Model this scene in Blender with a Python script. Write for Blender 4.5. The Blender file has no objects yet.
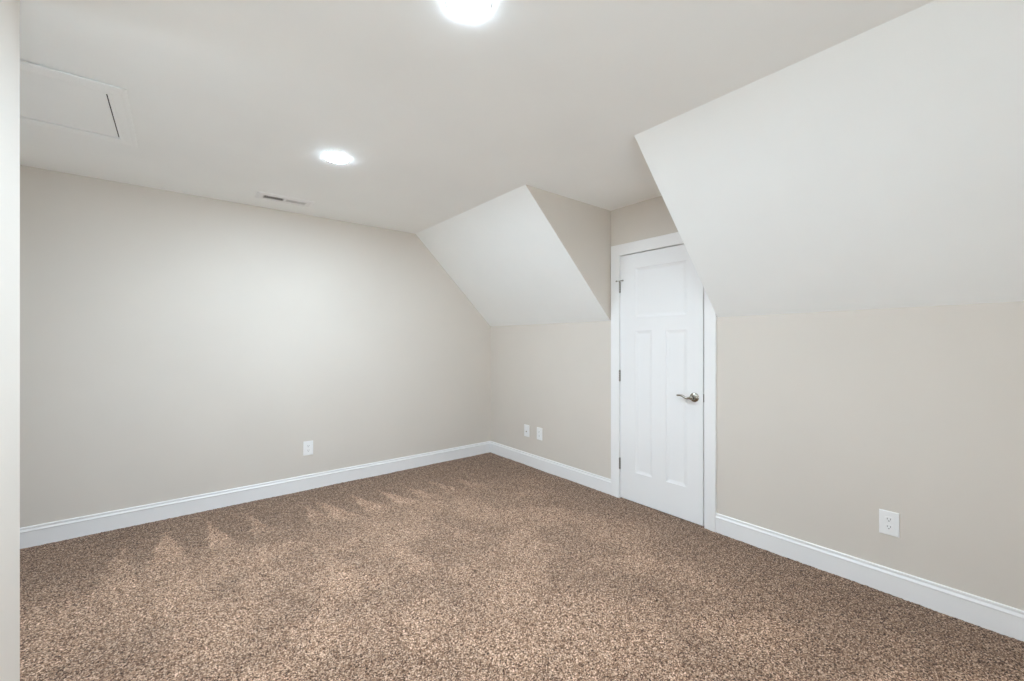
import bpy, bmesh, math, random
import numpy as np
from mathutils import Vector, Matrix

C = bpy.context.scene.collection
SC = bpy.context.scene
random.seed(4)
RNG = np.random.default_rng(7)

# ---------------------------------------------------------------- camera
cam_data = bpy.data.cameras.new('camera')
cam_data.sensor_width = 36.0
cam_data.lens = 416.5 / 1024 * 36.0
cam_data.shift_y = 0.0005
cam_data.clip_start = 0.02
cam = bpy.data.objects.new('camera', cam_data)
C.objects.link(cam)
cam.location = (0, 0, 1.31)
cam.rotation_euler = (math.pi / 2, 0, -0.6769)
SC.camera = cam

# ---------------------------------------------------------------- world, exposure
SKY = 5.0
GROUND_FILL = (1.42, 1.62, 1.74, 1)
SKYCOL = (0.84, 0.99, 1.12, 1)
LAMP = 530.0
EXPOSURE = 0.17
SC.view_settings.view_transform = 'Standard'
SC.view_settings.look = 'None'
SC.view_settings.gamma = 1.0
SC.view_settings.use_curve_mapping = False
SC.view_settings.exposure = EXPOSURE
world = bpy.data.worlds.new('daylight')
SC.world = world
world.use_nodes = True
bg = world.node_tree.nodes['Background']
wn, wl = world.node_tree.nodes, world.node_tree.links
geo = wn.new('ShaderNodeTexCoord'); sxyz = wn.new('ShaderNodeSeparateXYZ')
wl.new(geo.outputs['Generated'], sxyz.inputs[0])
wr = wn.new('ShaderNodeValToRGB')           # lower half brightened as upward fill for the ceiling, hazy sky above
wr.color_ramp.elements[0].position = 0.48; wr.color_ramp.elements[0].color = GROUND_FILL
wr.color_ramp.elements[1].position = 0.52; wr.color_ramp.elements[1].color = SKYCOL
wmr = wn.new('ShaderNodeMapRange'); wmr.inputs['From Min'].default_value = -1; wmr.inputs['From Max'].default_value = 1
wl.new(sxyz.outputs['Z'], wmr.inputs['Value']); wl.new(wmr.outputs['Result'], wr.inputs['Fac'])
wl.new(wr.outputs['Color'], bg.inputs['Color'])
bg.inputs['Strength'].default_value = SKY
SC.cycles.use_denoising = True
SC.cycles.max_bounces = 16
SC.cycles.diffuse_bounces = 12
SC.cycles.sample_clamp_indirect = 8.0

# ---------------------------------------------------------------- room dimensions (metres)
XR = 2.876      # knee wall and door wall
YB = 3.982      # back wall
ZC = 2.418      # ceiling
ZK = 1.482      # top of the knee wall
XS = 1.921      # where the slope meets the ceiling
YL, YN = 2.238, 1.338   # dormer cheeks
XL = -1.80      # far left wall
YF = -1.10      # wall behind the camera
FILL_WIN = (-0.30, 0.85, 0.25, 1.65)   # opening of an added fill-light window behind the camera: x0, x1, z0, z1
FILL_WIN_SIDE = (2.15, 2.72, 0.45, 1.60)   # second added fill-light window, in the far left wall: y0, y1, z0, z1
XP, YP = -0.392, 2.033  # partition face and its end
T = 0.12

# ---------------------------------------------------------------- materials
def new_mat(name):
    m = bpy.data.materials.new(name)
    m.use_nodes = True
    nt = m.node_tree
    return m, nt, nt.nodes['Principled BSDF']

def paint(name, col, rough=0.6, bump=0.12, scale=220, var=0.012):
    m, nt, b = new_mat(name)
    N, L = nt.nodes, nt.links
    tc = N.new('ShaderNodeTexCoord')
    big = N.new('ShaderNodeTexNoise'); big.inputs['Scale'].default_value = 1.7; big.inputs['Detail'].default_value = 3
    L.new(tc.outputs['Object'], big.inputs['Vector'])
    rmp = N.new('ShaderNodeValToRGB')
    a = [max(0, c * (1 - var)) for c in col]; d = [min(1, c * (1 + var)) for c in col]
    rmp.color_ramp.elements[0].position = 0.35; rmp.color_ramp.elements[1].position = 0.65
    rmp.color_ramp.elements[0].color = (*a, 1); rmp.color_ramp.elements[1].color = (*d, 1)
    L.new(big.outputs['Fac'], rmp.inputs['Fac']); L.new(rmp.outputs['Color'], b.inputs['Base Color'])
    fine = N.new('ShaderNodeTexNoise'); fine.inputs['Scale'].default_value = scale; fine.inputs['Detail'].default_value = 2
    L.new(tc.outputs['Object'], fine.inputs['Vector'])
    bp = N.new('ShaderNodeBump'); bp.inputs['Strength'].default_value = bump; bp.inputs['Distance'].default_value = 0.001
    L.new(fine.outputs['Fac'], bp.inputs['Height']); L.new(bp.outputs['Normal'], b.inputs['Normal'])
    b.inputs['Roughness'].default_value = rough
    b.inputs['Specular IOR Level'].default_value = 0.35
    return m

def metal(name, col, rough=0.3):
    m, nt, b = new_mat(name)
    N, L = nt.nodes, nt.links
    tc = N.new('ShaderNodeTexCoord')
    n = N.new('ShaderNodeTexNoise'); n.inputs['Scale'].default_value = 60
    L.new(tc.outputs['Object'], n.inputs['Vector'])
    mr = N.new('ShaderNodeMapRange'); mr.inputs['To Min'].default_value = rough * 0.85; mr.inputs['To Max'].default_value = rough * 1.15
    L.new(n.outputs['Fac'], mr.inputs['Value']); L.new(mr.outputs['Result'], b.inputs['Roughness'])
    b.inputs['Base Color'].default_value = (*col, 1)
    b.inputs['Metallic'].default_value = 1.0
    return m

M_WALL = paint('greige_wall_paint', (0.69, 0.640, 0.578), 0.62)
M_CEIL = paint('white_ceiling_paint', (0.928, 0.942, 0.93), 0.8)
M_TRIM = paint('white_trim_enamel', (0.87, 0.865, 0.86), 0.35, 0.03, 90, 0.006)
M_DOOR = paint('white_door_enamel', (0.86, 0.857, 0.855), 0.38, 0.05, 120, 0.006)
M_PLATE = paint('white_plastic', (0.88, 0.88, 0.875), 0.3, 0.0, 50, 0.004)
M_HOLE = paint('dark_recess', (0.03, 0.03, 0.03), 0.7, 0.0, 50, 0.01)
M_SLOT = paint('socket_slot', (0.10, 0.10, 0.10), 0.6, 0.0, 50, 0.01)
M_NICKEL = metal('satin_nickel', (0.42, 0.395, 0.345), 0.24)
M_HINGE = metal('hinge_nickel', (0.30, 0.28, 0.255), 0.38)
M_LOUVER = paint('louver_enamel', (0.80, 0.80, 0.79), 0.4, 0.0, 50, 0.005)

def emitter(name, col, strength):
    m = bpy.data.materials.new(name); m.use_nodes = True
    nt = m.node_tree; nt.nodes.clear()
    e = nt.nodes.new('ShaderNodeEmission'); e.inputs['Color'].default_value = (*col, 1); e.inputs['Strength'].default_value = strength
    o = nt.nodes.new('ShaderNodeOutputMaterial'); nt.links.new(e.outputs[0], o.inputs[0])
    return m
M_LED = emitter('led_diffuser', (0.865, 1.055, 1.225), LAMP)

def glass_mat():
    m = bpy.data.materials.new('fill_window_glass'); m.use_nodes = True
    nt = m.node_tree; nt.nodes.clear()
    t = nt.nodes.new('ShaderNodeBsdfTransparent'); g = nt.nodes.new('ShaderNodeBsdfGlossy')
    g.inputs['Roughness'].default_value = 0.02
    mx = nt.nodes.new('ShaderNodeMixShader'); mx.inputs[0].default_value = 0.06
    o = nt.nodes.new('ShaderNodeOutputMaterial')
    nt.links.new(t.outputs[0], mx.inputs[1]); nt.links.new(g.outputs[0], mx.inputs[2]); nt.links.new(mx.outputs[0], o.inputs[0])
    return m
M_GLASS = glass_mat()

def carpet_mat():
    m, nt, b = new_mat('brown_cut_pile_carpet')
    N, L = nt.nodes, nt.links
    tc = N.new('ShaderNodeTexCoord')
    vo = N.new('ShaderNodeTexVoronoi'); vo.feature = 'F1'; vo.inputs['Scale'].default_value = 235
    L.new(tc.outputs['Object'], vo.inputs['Vector'])
    sep = N.new('ShaderNodeSeparateColor'); L.new(vo.outputs['Color'], sep.inputs['Color'])
    rmp = N.new('ShaderNodeValToRGB'); cr = rmp.color_ramp
    stops = [(0.0, (0.022, 0.009, 0.005)), (0.25, (0.130, 0.067, 0.039)), (0.5, (0.285, 0.172, 0.111)),
             (0.78, (0.47, 0.308, 0.211)), (1.0, (0.80, 0.59, 0.44))]
    cr.elements[0].position = stops[0][0]; cr.elements[0].color = (*stops[0][1], 1)
    cr.elements[1].position = stops[-1][0]; cr.elements[1].color = (*stops[-1][1], 1)
    for p, c in stops[1:-1]:
        e = cr.elements.new(p); e.color = (*c, 1)
    L.new(sep.outputs[0], rmp.inputs['Fac'])
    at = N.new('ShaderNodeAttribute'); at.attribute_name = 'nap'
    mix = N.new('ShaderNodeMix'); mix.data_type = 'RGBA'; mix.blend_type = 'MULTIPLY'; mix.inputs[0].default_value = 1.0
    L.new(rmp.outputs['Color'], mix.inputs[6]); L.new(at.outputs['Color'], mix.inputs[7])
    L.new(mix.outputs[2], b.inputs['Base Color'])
    bp = N.new('ShaderNodeBump'); bp.inputs['Strength'].default_value = 0.5; bp.inputs['Distance'].default_value = 0.003; bp.invert = True
    L.new(vo.outputs['Distance'], bp.inputs['Height']); L.new(bp.outputs['Normal'], b.inputs['Normal'])
    b.inputs['Roughness'].default_value = 0.95
    b.inputs['Specular IOR Level'].default_value = 0.1
    b.inputs['Sheen Weight'].default_value = 0.15
    return m
M_CARPET = carpet_mat()

# ---------------------------------------------------------------- helpers
def link(name, bm, mats, parent=None, smooth=False, loc=None):
    me = bpy.data.meshes.new(name)
    bmesh.ops.recalc_face_normals(bm, faces=bm.faces[:])
    bm.to_mesh(me); bm.free()
    for m in (mats if isinstance(mats, (list, tuple)) else [mats]):
        me.materials.append(m)
    if smooth:
        for p in me.polygons: p.use_smooth = True
    o = bpy.data.objects.new(name, me)
    C.objects.link(o)
    if parent: o.parent = parent
    if loc: o.location = loc
    return o

def tag(o, label, cat, group=None, kind=None):
    o['label'] = label; o['category'] = cat
    if group: o['group'] = group
    if kind: o['kind'] = kind
    return o

def struct(o, label, cat):
    return tag(o, label, cat, kind='structure')

def empty(name, loc, rot=(0, 0, 0)):
    o = bpy.data.objects.new(name, None); C.objects.link(o)
    o.empty_display_size = 0.05
    o.location = loc; o.rotation_euler = rot
    return o

def box(bm, x0, x1, y0, y1, z0, z1, bev=0.0, mat=0):
    vs = [bm.verts.new((x, y, z)) for x in (x0, x1) for y in (y0, y1) for z in (z0, z1)]
    idx = [(0, 1, 3, 2), (4, 6, 7, 5), (0, 4, 5, 1), (2, 3, 7, 6), (0, 2, 6, 4), (1, 5, 7, 3)]
    fs = [bm.faces.new([vs[i] for i in f]) for f in idx]
    for f in fs: f.material_index = mat
    if bev > 0:
        es = list({e for f in fs for e in f.edges})
        bmesh.ops.bevel(bm, geom=es, offset=bev, segments=2, profile=0.5, affect='EDGES')
    return fs

def prism(bm, a, b):
    """two matching polygon loops joined into a closed solid"""
    va = [bm.verts.new(p) for p in a]; vb = [bm.verts.new(p) for p in b]
    bm.faces.new(va); bm.faces.new(vb[::-1])
    n = len(a)
    for i in range(n):
        j = (i + 1) % n
        bm.faces.new((va[i], vb[i], vb[j], va[j]))

def lathe(bm, prof, seg=32, M=None, cap0=True, cap1=True):
    """revolve (r, h) about local z, then transform by M"""
    M = M or Matrix()
    rings = []
    for r, h in prof:
        rings.append([bm.verts.new(M @ Vector((r * math.cos(2 * math.pi * k / seg), r * math.sin(2 * math.pi * k / seg), h))) for k in range(seg)])
    for a, b in zip(rings, rings[1:]):
        for k in range(seg):
            j = (k + 1) % seg
            bm.faces.new((a[k], a[j], b[j], b[k]))
    if cap0: bm.faces.new(rings[0][::-1])
    if cap1: bm.faces.new(rings[-1])

def sweep(bm, pts, radii, seg=12, flat=1.0):
    """tube along pts; radii per point; 'flat' squeezes along x"""
    rings = []
    n = len(pts)
    for i, p in enumerate(pts):
        p = Vector(p)
        d = (Vector(pts[min(i + 1, n - 1)]) - Vector(pts[max(i - 1, 0)])).normalized()
        u = Vector((1, 0, 0)) - d * d.x
        if u.length < 1e-3: u = Vector((0, 0, 1)) - d * d.z
        u.normalize(); w = d.cross(u)
        r = radii[i]
        rings.append([bm.verts.new(p + u * (r * flat * math.cos(2 * math.pi * k / seg)) + w * (r * math.sin(2 * math.pi * k / seg))) for k in range(seg)])
    for a, b in zip(rings, rings[1:]):
        for k in range(seg):
            j = (k + 1) % seg
            bm.faces.new((a[k], a[j], b[j], b[k]))
    bm.faces.new(rings[0][::-1]); bm.faces.new(rings[-1])

# ---------------------------------------------------------------- floor: cut-pile carpet
def smoothstep(a, b, x):
    t = np.clip((x - a) / (b - a), 0, 1)
    return t * t * (3 - 2 * t)

def value_noise(x, y, scale, seed):
    r = np.random.default_rng(seed)
    G = r.random((128, 128))
    u, v = x / scale + 31.7, y / scale + 17.3
    i, j = np.floor(u).astype(int), np.floor(v).astype(int)
    fu, fv = u - i, v - j
    fu = fu * fu * (3 - 2 * fu); fv = fv * fv * (3 - 2 * fv)
    g = lambda a, b: G[a % 128, b % 128]
    return (g(i, j) * (1 - fu) + g(i + 1, j) * fu) * (1 - fv) + (g(i, j + 1) * (1 - fu) + g(i + 1, j + 1) * fu) * fv

def make_floor():
    xs = np.concatenate([np.arange(XL - T, -1.2, 0.09), np.arange(-1.2, XR + 0.05, 0.006), [XR + T + 0.05]])
    ys = np.concatenate([np.arange(YF - T, -0.35, 0.09), np.arange(-0.35, YB + 0.02, 0.006), [YB + T]])
    X, Y = np.meshgrid(xs, ys, indexing='ij')
    nx, ny = X.shape
    Z = 0.004 + RNG.normal(0, 0.0011, X.shape) + (value_noise(X, Y, 0.02, 1) - 0.5) * 0.002 + (value_noise(X, Y, 0.35, 2) - 0.5) * 0.004
    jx = RNG.normal(0, 0.0012, X.shape); jy = RNG.normal(0, 0.0012, X.shape)
    co = np.stack([X + jx, Y + jy, Z], -1).reshape(-1, 3).astype(np.float32)
    ii, jj = np.meshgrid(np.arange(nx - 1), np.arange(ny - 1), indexing='ij')
    a = (ii * ny + jj).ravel()
    quads = np.stack([a, a + ny, a + ny + 1, a + 1], -1).astype(np.int32)
    me = bpy.data.meshes.new('floor')
    me.vertices.add(len(co)); me.vertices.foreach_set('co', co.ravel())
    me.loops.add(quads.size); me.loops.foreach_set('vertex_index', quads.ravel())
    me.polygons.add(len(quads))
    me.polygons.foreach_set('loop_start', np.arange(0, quads.size, 4, dtype=np.int32))
    me.polygons.foreach_set('loop_total', np.full(len(quads), 4, np.int32))
    # brushed pile: wedges left by the vacuum cleaner in front of the back wall, cloudy strokes elsewhere
    wob = (value_noise(X, Y, 0.045, 3) - 0.5) * 0.045 + (value_noise(X, Y, 0.014, 12) - 0.5) * 0.03
    nap = np.zeros(X.shape)
    for tx, ty, ln, hw, dx, s in WEDGES:
        t = (ty - Y + wob) / ln
        c = tx + dx * t
        w = hw * np.clip(t, 0, 1)
        inside = smoothstep(0.012, -0.016, np.abs(X + wob - c) - w) * smoothstep(-0.02, 0.05, t) * smoothstep(1.15, 0.75, t)
        nap = np.maximum(nap, s * inside)
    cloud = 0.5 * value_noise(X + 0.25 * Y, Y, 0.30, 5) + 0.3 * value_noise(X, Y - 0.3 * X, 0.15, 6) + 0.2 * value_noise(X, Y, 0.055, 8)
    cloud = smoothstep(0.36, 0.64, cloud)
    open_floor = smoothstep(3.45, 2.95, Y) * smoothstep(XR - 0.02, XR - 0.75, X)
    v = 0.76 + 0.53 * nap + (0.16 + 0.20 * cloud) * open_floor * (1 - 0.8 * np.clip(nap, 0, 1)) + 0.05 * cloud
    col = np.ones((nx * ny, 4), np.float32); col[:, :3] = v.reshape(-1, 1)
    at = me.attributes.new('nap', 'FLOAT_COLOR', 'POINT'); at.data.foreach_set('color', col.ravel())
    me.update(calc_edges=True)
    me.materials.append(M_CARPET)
    o = bpy.data.objects.new('floor', me); C.objects.link(o)
    struct(o, 'speckled brown cut-pile carpet floor with vacuum marks', 'floor')

# tip x, tip y, length, half width at the base, sideways drift, strength
WEDGES = [(-0.27, 3.70, 0.75, 0.10, 0.02, 0.6), (-0.06, 3.77, 0.66, 0.105, 0.02, 1.0), (0.165, 3.745, 0.55, 0.085, 0.07, 1.0),
          (0.40, 3.74, 0.50, 0.08, 0.07, 0.75), (0.775, 3.66, 0.46, 0.075, 0.05, 0.8), (0.885, 3.66, 0.55, 0.095, 0.10, 0.95),
          (1.13, 3.66, 0.55, 0.095, 0.10, 0.95), (1.36, 3.60, 0.50, 0.09, 0.10, 1.0), (1.57, 3.58, 0.50, 0.08, 0.10, 0.8),
          (1.80, 3.61, 0.55, 0.08, 0.10, 0.6), (2.03, 3.52, 0.50, 0.09, 0.08, 0.5), (0.05, 3.10, 0.5, 0.11, -0.06, 0.6), (0.42, 3.08, 0.6, 0.12, -0.08, 0.5),
          (1.05, 2.62, 0.5, 0.09, 0.08, 0.6), (1.45, 2.75, 0.5, 0.08, 0.08, 0.45), (0.70, 2.75, 0.5, 0.10, 0.05, 0.5)]
make_floor()

# ---------------------------------------------------------------- ceiling, slopes, walls
bm = bmesh.new()
box(bm, XL - T, XS, YF - T, YB + T, ZC, ZC + 0.1)
box(bm, XS, XR + T, YN - 0.04, YL + 0.04, ZC, ZC + 0.1)
struct(link('ceiling', bm, M_CEIL), 'flat white ceiling running into the dormer over the door', 'ceiling')

def slope(name, y0, y1, cut0, cut1, label, k0=0.0, k1=0.0):
    """sloped board under the roof; cut0/cut1 mitre the end that meets a dormer cheek"""
    low = [(XR, ZK), (XS, ZC)]
    bm = bmesh.new()
    n = 0.05
    a = [(XR, y0, ZK + k0), (XS, y0, ZC)]; b = [(XR, y1, ZK + k1), (XS, y1, ZC)]
    # upper face lies along the slope normal (to the outside)
    a2 = [(x + n, y0 + cut0, z + n) for x, z in low]; b2 = [(x + n, y1 - cut1, z + n) for x, z in low]
    va = [bm.verts.new(p) for p in (a[0], a[1], a2[1], a2[0])]; vb = [bm.verts.new(p) for p in (b[0], b[1], b2[1], b2[0])]
    bm.faces.new(va); bm.faces.new(vb[::-1])
    for i in range(4):
        j = (i + 1) % 4
        bm.faces.new((va[i], vb[i], vb[j], va[j]))
    struct(link(name, bm, M_CEIL), label, 'ceiling')
slope('ceiling_slope', YL, YB + T, 0.05, 0, 'white sloped ceiling between the back wall and the dormer')
slope('ceiling_slope', YF - T, YN, 0, 0.05, 'large white sloped ceiling on the near side of the dormer', 0.012, -0.010)

def cheek(y, s, label):
    n = 0.05
    bm = bmesh.new()
    front = [(XR + T, y, ZK - T), (XS, y, ZC), (XR + T, y, ZC)]
    back = [(XR + T, y + s * n, ZK - T + 2 * n), (XS + 2 * n, y + s * n, ZC), (XR + T, y + s * n, ZC)]
    prism(bm, front, back)
    struct(link('wall_dormer', bm, M_WALL), label, 'wall')
cheek(YL, 1, 'small triangular greige dormer wall left of the white door')
cheek(YN, -1, 'triangular greige dormer wall hidden behind the near slope')

bm = bmesh.new()
prof = [(XL - T, -0.02), (XR + T, -0.02), (XR + T, ZK), (XR, ZK), (XS, ZC), (XL - T, ZC)]
prism(bm, [(x, YB, z) for x, z in prof], [(x, YB + T, z) for x, z in prof])
struct(link('wall_back', bm, M_WALL), 'long greige back wall with one outlet, cut by the slope', 'wall')

# door opening in the right wall
DO0, DO1, DOZ = 1.427, 2.141, 2.020
bm = bmesh.new()
box(bm, XR, XR + T, YF - T, YN, -0.02, ZK + 0.02)
box(bm, XR, XR + T, YN, DO0 - 0.02, -0.02, ZC)
box(bm, XR, XR + T, DO1 + 0.02, YL, -0.02, ZC)
box(bm, XR, XR + T, YL, YB, -0.02, ZK)
box(bm, XR, XR + T, DO0 - 0.02, DO1 + 0.02, DOZ + 0.02, ZC)
box(bm, XR + T, XR + T + 0.02, DO0 - 0.1, DO1 + 0.1, -0.02, DOZ + 0.1)  # unseen backing added behind the doorway to stop outside light leaking in
struct(link('wall_right', bm, M_WALL), 'greige knee wall on the right with the white door in it', 'wall')

bm = bmesh.new()
box(bm, XP - 0.115, XP, YF, YP, -0.02, ZC)
es = [e for e in bm.edges if abs(e.verts[0].co.z - e.verts[1].co.z) > 1 and e.verts[0].co.y > 1]
bmesh.ops.bevel(bm, geom=es, offset=0.012, segments=4, profile=0.5, affect='EDGES')
struct(link('wall_left', bm, M_WALL, smooth=False), 'end of a pale partition wall at the left edge of the picture', 'wall')

# far left wall, wall behind the camera, both cut for added windows
V0, V1, VZ0, VZ1 = FILL_WIN_SIDE
bm = bmesh.new()
box(bm, XL - T, XL, YF - T, V0, -0.02, ZC)
box(bm, XL - T, XL, V1, YB, -0.02, ZC)
box(bm, XL - T, XL, V0, V1, -0.02, VZ0)
box(bm, XL - T, XL, V0, V1, VZ1, ZC)
struct(link('wall_far_left', bm, M_WALL), 'greige end wall out of view beyond the partition', 'wall')

W0, W1, WZ0, WZ1 = FILL_WIN
bm = bmesh.new()
def vpanel(pts):
    prism(bm, [(x, YF - T, z) for x, z in pts], [(x, YF, z) for x, z in pts])
vpanel([(XL, -0.02), (W0, -0.02), (W0, ZC), (XL, ZC)])
vpanel([(W0, -0.02), (W1, -0.02), (W1, WZ0), (W0, WZ0)])
vpanel([(W0, WZ1), (W1, WZ1), (W1, ZC), (W0, ZC)])
vpanel([(W1, -0.02), (XR, -0.02), (XR, ZK), (XS, ZC), (W1, ZC)])
struct(link('wall_front', bm, M_WALL), 'greige gable wall behind the camera with an added window', 'wall')

def window(name, x0, x1, z0, z1, loc, rot, label):  # unseen windows, added to let fill light into the room
    """local x across, local +y into the room, wall face at y = 0"""
    w = empty(name, loc, (0, 0, rot))
    struct(w, label, 'window')
    b = bmesh.new()
    for a0, a1, c0, c1 in ((x0, x0 + 0.04, z0, z1), (x1 - 0.04, x1, z0, z1), (x0, x1, z0, z0 + 0.04), (x0, x1, z1 - 0.04, z1)):
        box(b, a0, a1, -T, -0.03, c0, c1)
    mz = (z0 + z1) / 2
    box(b, x0, x1, -0.085, -0.055, mz - 0.02, mz + 0.02)
    link('fill_window_frame', b, M_TRIM, w)
    b = bmesh.new(); box(b, x0 + 0.01, x1 - 0.01, -0.072, -0.068, z0 + 0.01, z1 - 0.01)
    link('fill_pane', b, M_GLASS, w)
    b = bmesh.new()
    box(b, x0 - 0.08, x0, 0, 0.016, z0 - 0.02, z1 + 0.08, 0.003); box(b, x1, x1 + 0.08, 0, 0.016, z0 - 0.02, z1 + 0.08, 0.003)
    box(b, x0, x1, 0, 0.016, z1, z1 + 0.08, 0.003)
    link('fill_window_casing', b, M_TRIM, w)
    b = bmesh.new(); box(b, x0 - 0.1, x1 + 0.1, -0.03, 0.04, z0 - 0.03, z0, 0.004)
    link('fill_window_sill', b, M_TRIM, w)
window('fill_window_1', W0, W1, WZ0, WZ1, (0, YF, 0), 0, 'white window added behind the camera to let in fill light')
window('fill_window_2', -V1, -V0, VZ0, VZ1, (XL, 0, 0), -math.pi / 2, 'white window added out of view in the far left wall for fill light')

# ---------------------------------------------------------------- baseboards
BP = [(0.0, -0.012), (0.0115, -0.012), (0.0115, 0.0985), (0.0150, 0.1020), (0.0150, 0.1048), (0.0085, 0.1150), (0.0072, 0.1172), (0.0108, 0.1205),
      (0.0108, 0.1280), (0.0080, 0.1315), (0.0, 0.1315)]
def baseboard(name, p0, p1, nrm, label, m0=0.0, m1=0.0):
    p0, p1, n = Vector((*p0, 0)), Vector((*p1, 0)), Vector((*nrm, 0))
    d = (p1 - p0).normalized()
    b = bmesh.new()
    prism(b, [p0 + n * t + d * (m0 * t) + Vector((0, 0, z + 0.003)) for t, z in BP], [p1 + n * t - d * (m1 * t) + Vector((0, 0, z + 0.003)) for t, z in BP])
    struct(link(name, b, M_TRIM), label, 'baseboard')
CAS = 0.0845
baseboard('baseboard_back', (XL, YB), (XR, YB), (0, -1), 'white moulded baseboard along the back wall', 1, 1)
baseboard('baseboard_right', (XR, YB), (XR, DO1 + CAS), (-1, 0), 'white moulded baseboard from the far corner to the door casing', 1, 0)
baseboard('baseboard_near', (XR, DO0 - 0.002 - CAS * 0.95), (XR, YF), (-1, 0), 'white moulded baseboard under the single large outlet on the right', 0, 1)
baseboard('baseboard_left', (XP, YP), (XP, YF), (1, 0), 'white baseboard along the partition wall', 0, 1)
baseboard('baseboard_front', (XP, YF), (XR, YF), (0, 1), 'white baseboard under the added window behind the camera', 1, 1)
baseboard('baseboard_far_left', (XL, YF), (XL, YB), (1, 0), 'white baseboard on the far left wall', 1, 1)

# ---------------------------------------------------------------- door casing and jamb
bm = bmesh.new()
ow, prof = CAS, [(0.0, 0.0), (0.0, 0.011), (0.003, 0.0125), (0.040, 0.0145), (0.076, 0.0160), (0.081, 0.0158), (CAS, 0.0135), (CAS, 0.0)]
top = 0.090
def ring(t, d, ywid):
    # point loops for inside-left-bottom, inside-left-top, right-top, right-bottom
    s = t / CAS
    return [(XR - d, DO1 + t, -0.01), (XR - d, DO1 + t, DOZ + s * top), (XR - d, DO0 - 0.002 - t * 0.95, DOZ + s * top), (XR - d, DO0 - 0.002 - t * 0.95, -0.01)]
rows = [[bm.verts.new(p) for p in ring(t, d, 0)] for t, d in prof]
for a, b in zip(rows, rows[1:]):
    for i in range(3):
        bm.faces.new((a[i], a[i + 1], b[i + 1], b[i]))
for i in range(3):
    bm.faces.new((rows[-1][i], rows[-1][i + 1], rows[0][i + 1], rows[0][i]))
bm.faces.new([r[0] for r in rows]); bm.faces.new([r[3] for r in rows][::-1])
# jamb and stop
box(bm, XR, XR + T, DO1, DO1 + 0.02, -0.01, DOZ)
box(bm, XR, XR + T, DO0 - 0.02, DO0, -0.01, DOZ)
box(bm, XR, XR + T, DO0 - 0.02, DO1 + 0.02, DOZ, DOZ + 0.02)
box(bm, XR + 0.046, XR + 0.08, DO1 - 0.014, DO1, -0.01, DOZ)
box(bm, XR + 0.046, XR + 0.08, DO0, DO0 + 0.014, -0.01, DOZ)
box(bm, XR + 0.046, XR + 0.08, DO0, DO1, DOZ - 0.014, DOZ)
struct(link('trim_1', bm, M_TRIM), 'white casing and jamb around the panelled door', 'door frame')

# ---------------------------------------------------------------- door
DY0, DY1, DZ0, DZ1 = 1.4380, 2.1380, 0.012, 2.0135
DX = XR - 0.001
def make_door():
    b = bmesh.new()
    ys = [DY0, 1.560, 1.722, 1.842, 1.990, DY1]
    zs = [DZ0, 0.250, 1.392, 1.502, 1.895, DZ1]
    V = {}
    def v(y, z, x=DX):
        k = (round(y, 5), round(z, 5), round(x, 5))
        if k not in V: V[k] = b.verts.new((x, y, z))
        return V[k]
    panels = {(1, 1), (3, 1), (1, 3), (2, 3), (3, 3)}
    for i in range(5):
        for j in range(5):
            if (i, j) in panels: continue
            b.faces.new((v(ys[i], zs[j]), v(ys[i + 1], zs[j]), v(ys[i + 1], zs[j + 1]), v(ys[i], zs[j + 1])))
    def panel(y0, y1, z0, z1):
        prev = None
        for ins, dep in ((0, 0), (0.003, 0.0035), (0.010, 0.0052), (0.020, 0.0082), (0.028, 0.0088)):
            r = [v(y0 + ins, z0 + ins, DX + dep), v(y1 - ins, z0 + ins, DX + dep), v(y1 - ins, z1 - ins, DX + dep), v(y0 + ins, z1 - ins, DX + dep)]
            if prev:
                for k in range(4):
                    b.faces.new((prev[k], prev[(k + 1) % 4], r[(k + 1) % 4], r[k]))
            prev = r
        b.faces.new(prev)
    panel(ys[1], ys[2], zs[1], zs[2]); panel(ys[3], ys[4], zs[1], zs[2]); panel(ys[1], ys[4], zs[3], zs[4])
    bx = DX + 0.035
    # sides and back
    for k, (p, q) in enumerate((((DY0, DZ0), (DY1, DZ0)), ((DY1, DZ0), (DY1, DZ1)), ((DY1, DZ1), (DY0, DZ1)), ((DY0, DZ1), (DY0, DZ0)))):
        b.faces.new((b.verts.new((DX, *p)), b.verts.new((DX, *q)), b.verts.new((bx, *q)), b.verts.new((bx, *p))))
    b.faces.new([b.verts.new((bx, *p)) for p in ((DY0, DZ0), (DY1, DZ0), (DY1, DZ1), (DY0, DZ1))])
    d = link('door_1', b, M_DOOR)
    return struct(d, 'closed white three-panel door with a nickel lever handle', 'door')
door = make_door()

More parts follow.
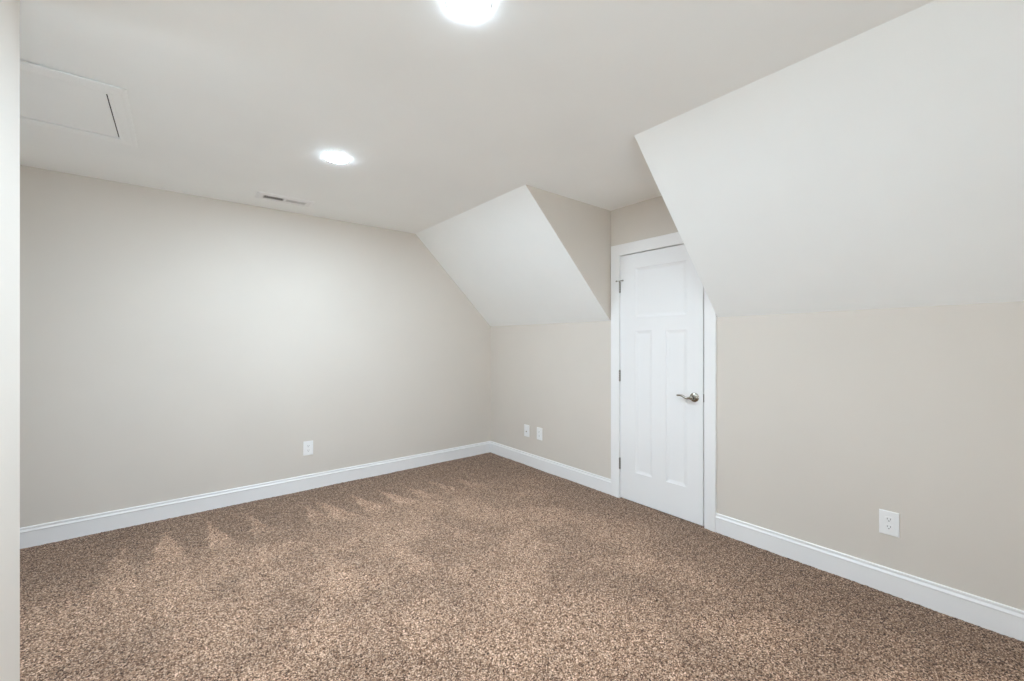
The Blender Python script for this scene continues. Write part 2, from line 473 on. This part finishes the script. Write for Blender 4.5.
def hinge(z, stop=False):
    b = bmesh.new()
    M = Matrix.Translation((XR - 0.0065, 2.1402, 0))
    for k in range(5):
        a = z - 0.045 + 0.018 * k
        lathe(b, [(0.0068, a + 0.0006), (0.0076, a + 0.0012), (0.0076, a + 0.0168), (0.0068, a + 0.0174)], 16, M)
    lathe(b, [(0.0025, z - 0.0485), (0.0052, z - 0.0475), (0.0052, z - 0.0445)], 16, M)
    lathe(b, [(0.0052, z + 0.0445), (0.0056, z + 0.047), (0.003, z + 0.0495)], 16, M)
    box(b, XR - 0.0035, XR + 0.03, 2.1391, 2.1411, z - 0.045, z + 0.045)
    h = link('hinge', b, M_HINGE, door)
    if stop:
        s = bmesh.new()
        lathe(s, [(0.003, z + 0.049), (0.0095, z + 0.049), (0.0095, z + 0.0535), (0.003, z + 0.0535)], 16, M)
        sweep(s, [(XR - 0.0095, 2.1402, z + 0.0512), (XR - 0.017, 2.155, z + 0.0512), (XR - 0.019, 2.165, z + 0.0512)], [0.003] * 3, 10)
        sweep(s, [(XR - 0.0095, 2.1402, z + 0.0512), (XR - 0.018, 2.121, z + 0.0512), (XR - 0.017, 2.107, z + 0.0512)], [0.003] * 3, 10)
        sweep(s, [(XR - 0.019, 2.161, z + 0.0512), (XR - 0.019, 2.168, z + 0.0512)], [0.006] * 2, 10)
        sweep(s, [(XR - 0.017, 2.110, z + 0.0512), (XR - 0.017, 2.099, z + 0.0512)], [0.006] * 2, 10)
        link('hinge_stop', s, M_HINGE, h)
hinge(1.757, True); hinge(1.022); hinge(0.293)

def lever():
    HY, HZ = 1.5, 0.908
    b = bmesh.new()
    R = Matrix.Translation((DX, HY, HZ)) @ Matrix.Rotation(-math.pi / 2, 4, 'Y')   # local z points into the room
    lathe(b, [(0.0335, 0.0), (0.0335, 0.003), (0.0315, 0.006), (0.027, 0.0085), (0.0225, 0.0095), (0.018, 0.013), (0.0145, 0.019), (0.0125, 0.024)], 40, R)
    h = link('door_handle', b, M_NICKEL, door, smooth=True)
    b = bmesh.new()
    lathe(b, [(0.0120, 0.022), (0.0112, 0.030), (0.0115, 0.040), (0.0135, 0.046), (0.0140, 0.053), (0.0118, 0.058), (0.006, 0.060)], 32, R)
    x = DX - 0.050
    pts = [(x, HY - 0.002, HZ), (x, HY + 0.014, HZ - 0.004), (x, HY + 0.028, HZ - 0.006), (x, HY + 0.045, HZ - 0.001), (x + 0.001, HY + 0.062, HZ + 0.007),
           (x + 0.002, HY + 0.080, HZ + 0.011), (x + 0.004, HY + 0.096, HZ + 0.010), (x + 0.007, HY + 0.108, HZ + 0.008), (x + 0.009, HY + 0.113, HZ + 0.007)]
    sweep(b, pts, [0.011, 0.0105, 0.0095, 0.0085, 0.0078, 0.0074, 0.0074, 0.0068, 0.004], 16, 0.75)
    link('lever', b, M_NICKEL, h, smooth=True)
    b = bmesh.new(); box(b, DX + 0.002, DX + 0.028, DY0 - 0.0028, DY0 + 0.001, HZ - 0.028, HZ + 0.028, 0.0008)
    box(b, DX + 0.008, DX + 0.022, DY0 - 0.006, DY0, HZ - 0.008, HZ + 0.008, 0.0015)
    link('latch', b, M_HINGE, door)
lever()

# ---------------------------------------------------------------- recessed ceiling lights
def ceiling_light(x, y, label):
    t = empty('ceiling_light', (x, y, ZC))
    tag(t, label, 'ceiling light', 'recessed disc lights in the ceiling')
    b = bmesh.new()
    lathe(b, [(0.062, -0.0006), (0.0715, -0.0010), (0.0745, -0.0008), (0.0755, 0.0)], 64, None, False, False)
    link('trim_ring', b, M_PLATE, t, smooth=True)
    b = bmesh.new()
    lathe(b, [(0.0700, -0.0007), (0.0693, -0.0017), (0.064, -0.0028), (0.049, -0.0039), (0.028, -0.0046), (0.009, -0.0049)], 64, None, False, True)
    link('diffuser', b, M_LED, t, smooth=True)
    return t
ceiling_light(0.750, 2.630, 'lit round recessed light nearest the ceiling vent and back wall')
ceiling_light(0.742, 1.150, 'lit round recessed light cut off by the top edge of the picture')

# ---------------------------------------------------------------- ceiling vent
def vent():
    t = empty('ceiling_vent', (0.66, 3.658, ZC))
    tag(t, 'small white slotted air register in the ceiling close to the back wall', 'vent')
    hx, hy = 0.198, 0.082
    bx0, bx1, by0, by1 = -0.150, 0.145, -0.038, 0.042
    b = bmesh.new()
    # stamped face: sloping border round the two louver banks and a bar between them
    def rect(x0, x1, y0, y1, z): return [(x0, y0, z), (x1, y0, z), (x1, y1, z), (x0, y1, z)]
    loops = [rect(-hx, hx, -hy, hy, 0), rect(-hx, hx, -hy, hy, -0.002), rect(-hx + 0.02, hx - 0.02, -hy + 0.02, hy - 0.02, -0.007), rect(bx0, bx1, by0, by1, -0.007), rect(bx0, bx1, by0, by1, 0)]
    vs = [[b.verts.new(p) for p in l] for l in loops]
    for p, q in zip(vs, vs[1:]):
        for i in range(4): b.faces.new((p[i], p[(i + 1) % 4], q[(i + 1) % 4], q[i]))
    box(b, -0.013, 0.003, by0, by1, -0.007, -0.001)
    link('register_face', b, M_PLATE, t)
    b = bmesh.new(); box(b, bx0, bx1, by0, by1, -0.0012, -0.0004)
    link('duct_opening', b, M_HOLE, t)
    for x0, x1, s in ((bx0, -0.013, 1), (0.003, bx1, -1)):
        b = bmesh.new()
        n = 10
        for k in range(n):
            c = x0 + (x1 - x0) * (k + 0.5) / n
            w, dz = (0.0038, 0.0028) if s > 0 else (0.0047, 0.0024)
            p = [(c - w, by0, -0.0035 - s * dz), (c + w, by0, -0.0035 + s * dz), (c + w, by0, -0.0028 + s * dz), (c - w, by0, -0.0028 - s * dz)]
            prism(b, p, [(x, by1, z) for x, _, z in p])
        link('louver_bank', b, M_LOUVER, t)
    for x in (-hx + 0.022, hx - 0.022):
        b = bmesh.new()
        lathe(b, [(0.004, -0.0065), (0.0035, -0.0082), (0.0015, -0.0088)], 12, Matrix.Translation((x, 0.002, 0)))
        link('screw', b, M_PLATE, t)
vent()

# ---------------------------------------------------------------- attic hatch
def hatch():
    x0, x1, y0, y1 = -1.62, -0.243, 2.572, 3.102
    t = empty('attic_hatch', ((x0 + x1) / 2, (y0 + y1) / 2, ZC))
    tag(t, 'white framed attic hatch set in the ceiling left of the vent', 'attic hatch')
    ax, ay = (x1 - x0) / 2, (y1 - y0) / 2
    b = bmesh.new()
    prof = [(0.0, 0.001), (0.0, -0.010), (0.004, -0.012), (0.012, -0.0125), (0.018, -0.010), (0.026, -0.0112), (0.044, -0.0125), (0.048, -0.0118), (0.054, -0.0130), (0.066, -0.0120), (0.068, -0.0105), (0.068, -0.0058), (0.050, -0.0058), (0.050, 0.001)]
    rows = []
    for o, z in prof:
        X, Y = ax + o, ay + o
        rows.append([b.verts.new(p) for p in ((-X, -ay - o * 1.35, z), (X, -ay - o * 1.35, z), (X, Y, z), (-X, Y, z))])
    for p, q in zip(rows, rows[1:]):
        for i in range(4): b.faces.new((p[i], p[(i + 1) % 4], q[(i + 1) % 4], q[i]))
    link('hatch_trim', b, M_CEIL, t)
    b = bmesh.new(); box(b, -ax + 0.006, ax - 0.006, -ay + 0.006, ay - 0.006, -0.006, -0.001)
    link('hatch_panel', b, M_CEIL, t)
    b = bmesh.new(); box(b, -ax, ax, -ay, ay, -0.0008, -0.0001)
    link('hatch_gap', b, M_HOLE, t)
hatch()

# ---------------------------------------------------------------- wall plates; local x = across, y = out of the wall, z = up
def plate_base(t):
    w, h = 0.0395, 0.0615
    b = bmesh.new()
    loops = [(0, 0), (0, 0.0042), (0.0016, 0.0058), (0.006, 0.0062)]
    rows = [[b.verts.new(p) for p in ((-w + i, d, -h + i), (w - i, d, -h + i), (w - i, d, h - i), (-w + i, d, h - i))] for i, d in loops]
    for p, q in zip(rows, rows[1:]):
        for i in range(4): b.faces.new((p[i], p[(i + 1) % 4], q[(i + 1) % 4], q[i]))
    b.faces.new(rows[-1])
    link('cover_plate', b, M_PLATE, t)

def outlet(loc, rot, label):
    t = empty('wall_outlet', loc, (0, 0, rot))
    tag(t, label, 'outlet', 'duplex outlets')
    plate_base(t)
    for cz in (0.0195, -0.0195):
        b = bmesh.new()
        pts = []
        for k in range(32):
            a = 2 * math.pi * k / 32
            pts.append((0.0172 * math.cos(a), max(-0.0135, min(0.0135, 0.0172 * math.sin(a)))))
        prism(b, [(x, 0.0055, cz + z) for x, z in pts], [(x * 0.96, 0.0078, cz + z * 0.96) for x, z in pts])
        r = link('receptacle', b, M_PLATE, t)
        for x, z, w, h in ((-0.0063, 0.003, 0.0011, 0.0045), (0.0063, 0.003, 0.0011, 0.0038)):
            s = bmesh.new(); box(s, x - w, x + w, 0.0072, 0.0081, cz + z - h, cz + z + h)
            link('slot', s, M_SLOT, r)
        s = bmesh.new()
        lathe(s, [(0.0026, 0.0072), (0.0026, 0.0081)], 16, Matrix.Translation((0, 0, cz - 0.0075)) @ Matrix.Rotation(-math.pi / 2, 4, 'X'))
        link('slot', s, M_SLOT, r)
    b = bmesh.new()
    lathe(b, [(0.0035, 0.0058), (0.0032, 0.0070), (0.0018, 0.0074)], 16, Matrix.Rotation(-math.pi / 2, 4, 'X'))
    link('screw', b, M_PLATE, t)

def jack_plate(loc, rot, label):
    t = empty('cable_plate', loc, (0, 0, rot))
    tag(t, label, 'wall plate')
    plate_base(t)
    Q = Matrix.Rotation(-math.pi / 2, 4, 'X')
    b = bmesh.new()
    lathe(b, [(0.0075, 0.0058), (0.0075, 0.008), (0.0048, 0.008), (0.0048, 0.015), (0.0025, 0.015)], 6, Matrix.Translation((0, 0, -0.008)) @ Q)
    link('jack', b, M_NICKEL, t)
    for z in (0.042, -0.042):
        b = bmesh.new()
        lathe(b, [(0.0035, 0.0058), (0.0032, 0.0070), (0.0018, 0.0074)], 16, Matrix.Translation((0, 0, z)) @ Q)
        link('screw', b, M_PLATE, t)

outlet((0.898, YB, 0.368), math.pi, 'white duplex outlet alone on the long back wall')
jack_plate((XR, 3.327, 0.364), math.pi / 2, 'small white wall plate nearest the room corner, beside an outlet')
outlet((XR, 3.129, 0.366), math.pi / 2, 'white duplex outlet beside a small wall plate, between corner and door')
outlet((XR, 0.458, 0.367), math.pi / 2, 'white duplex outlet on the wall right of the door, under the large slope')
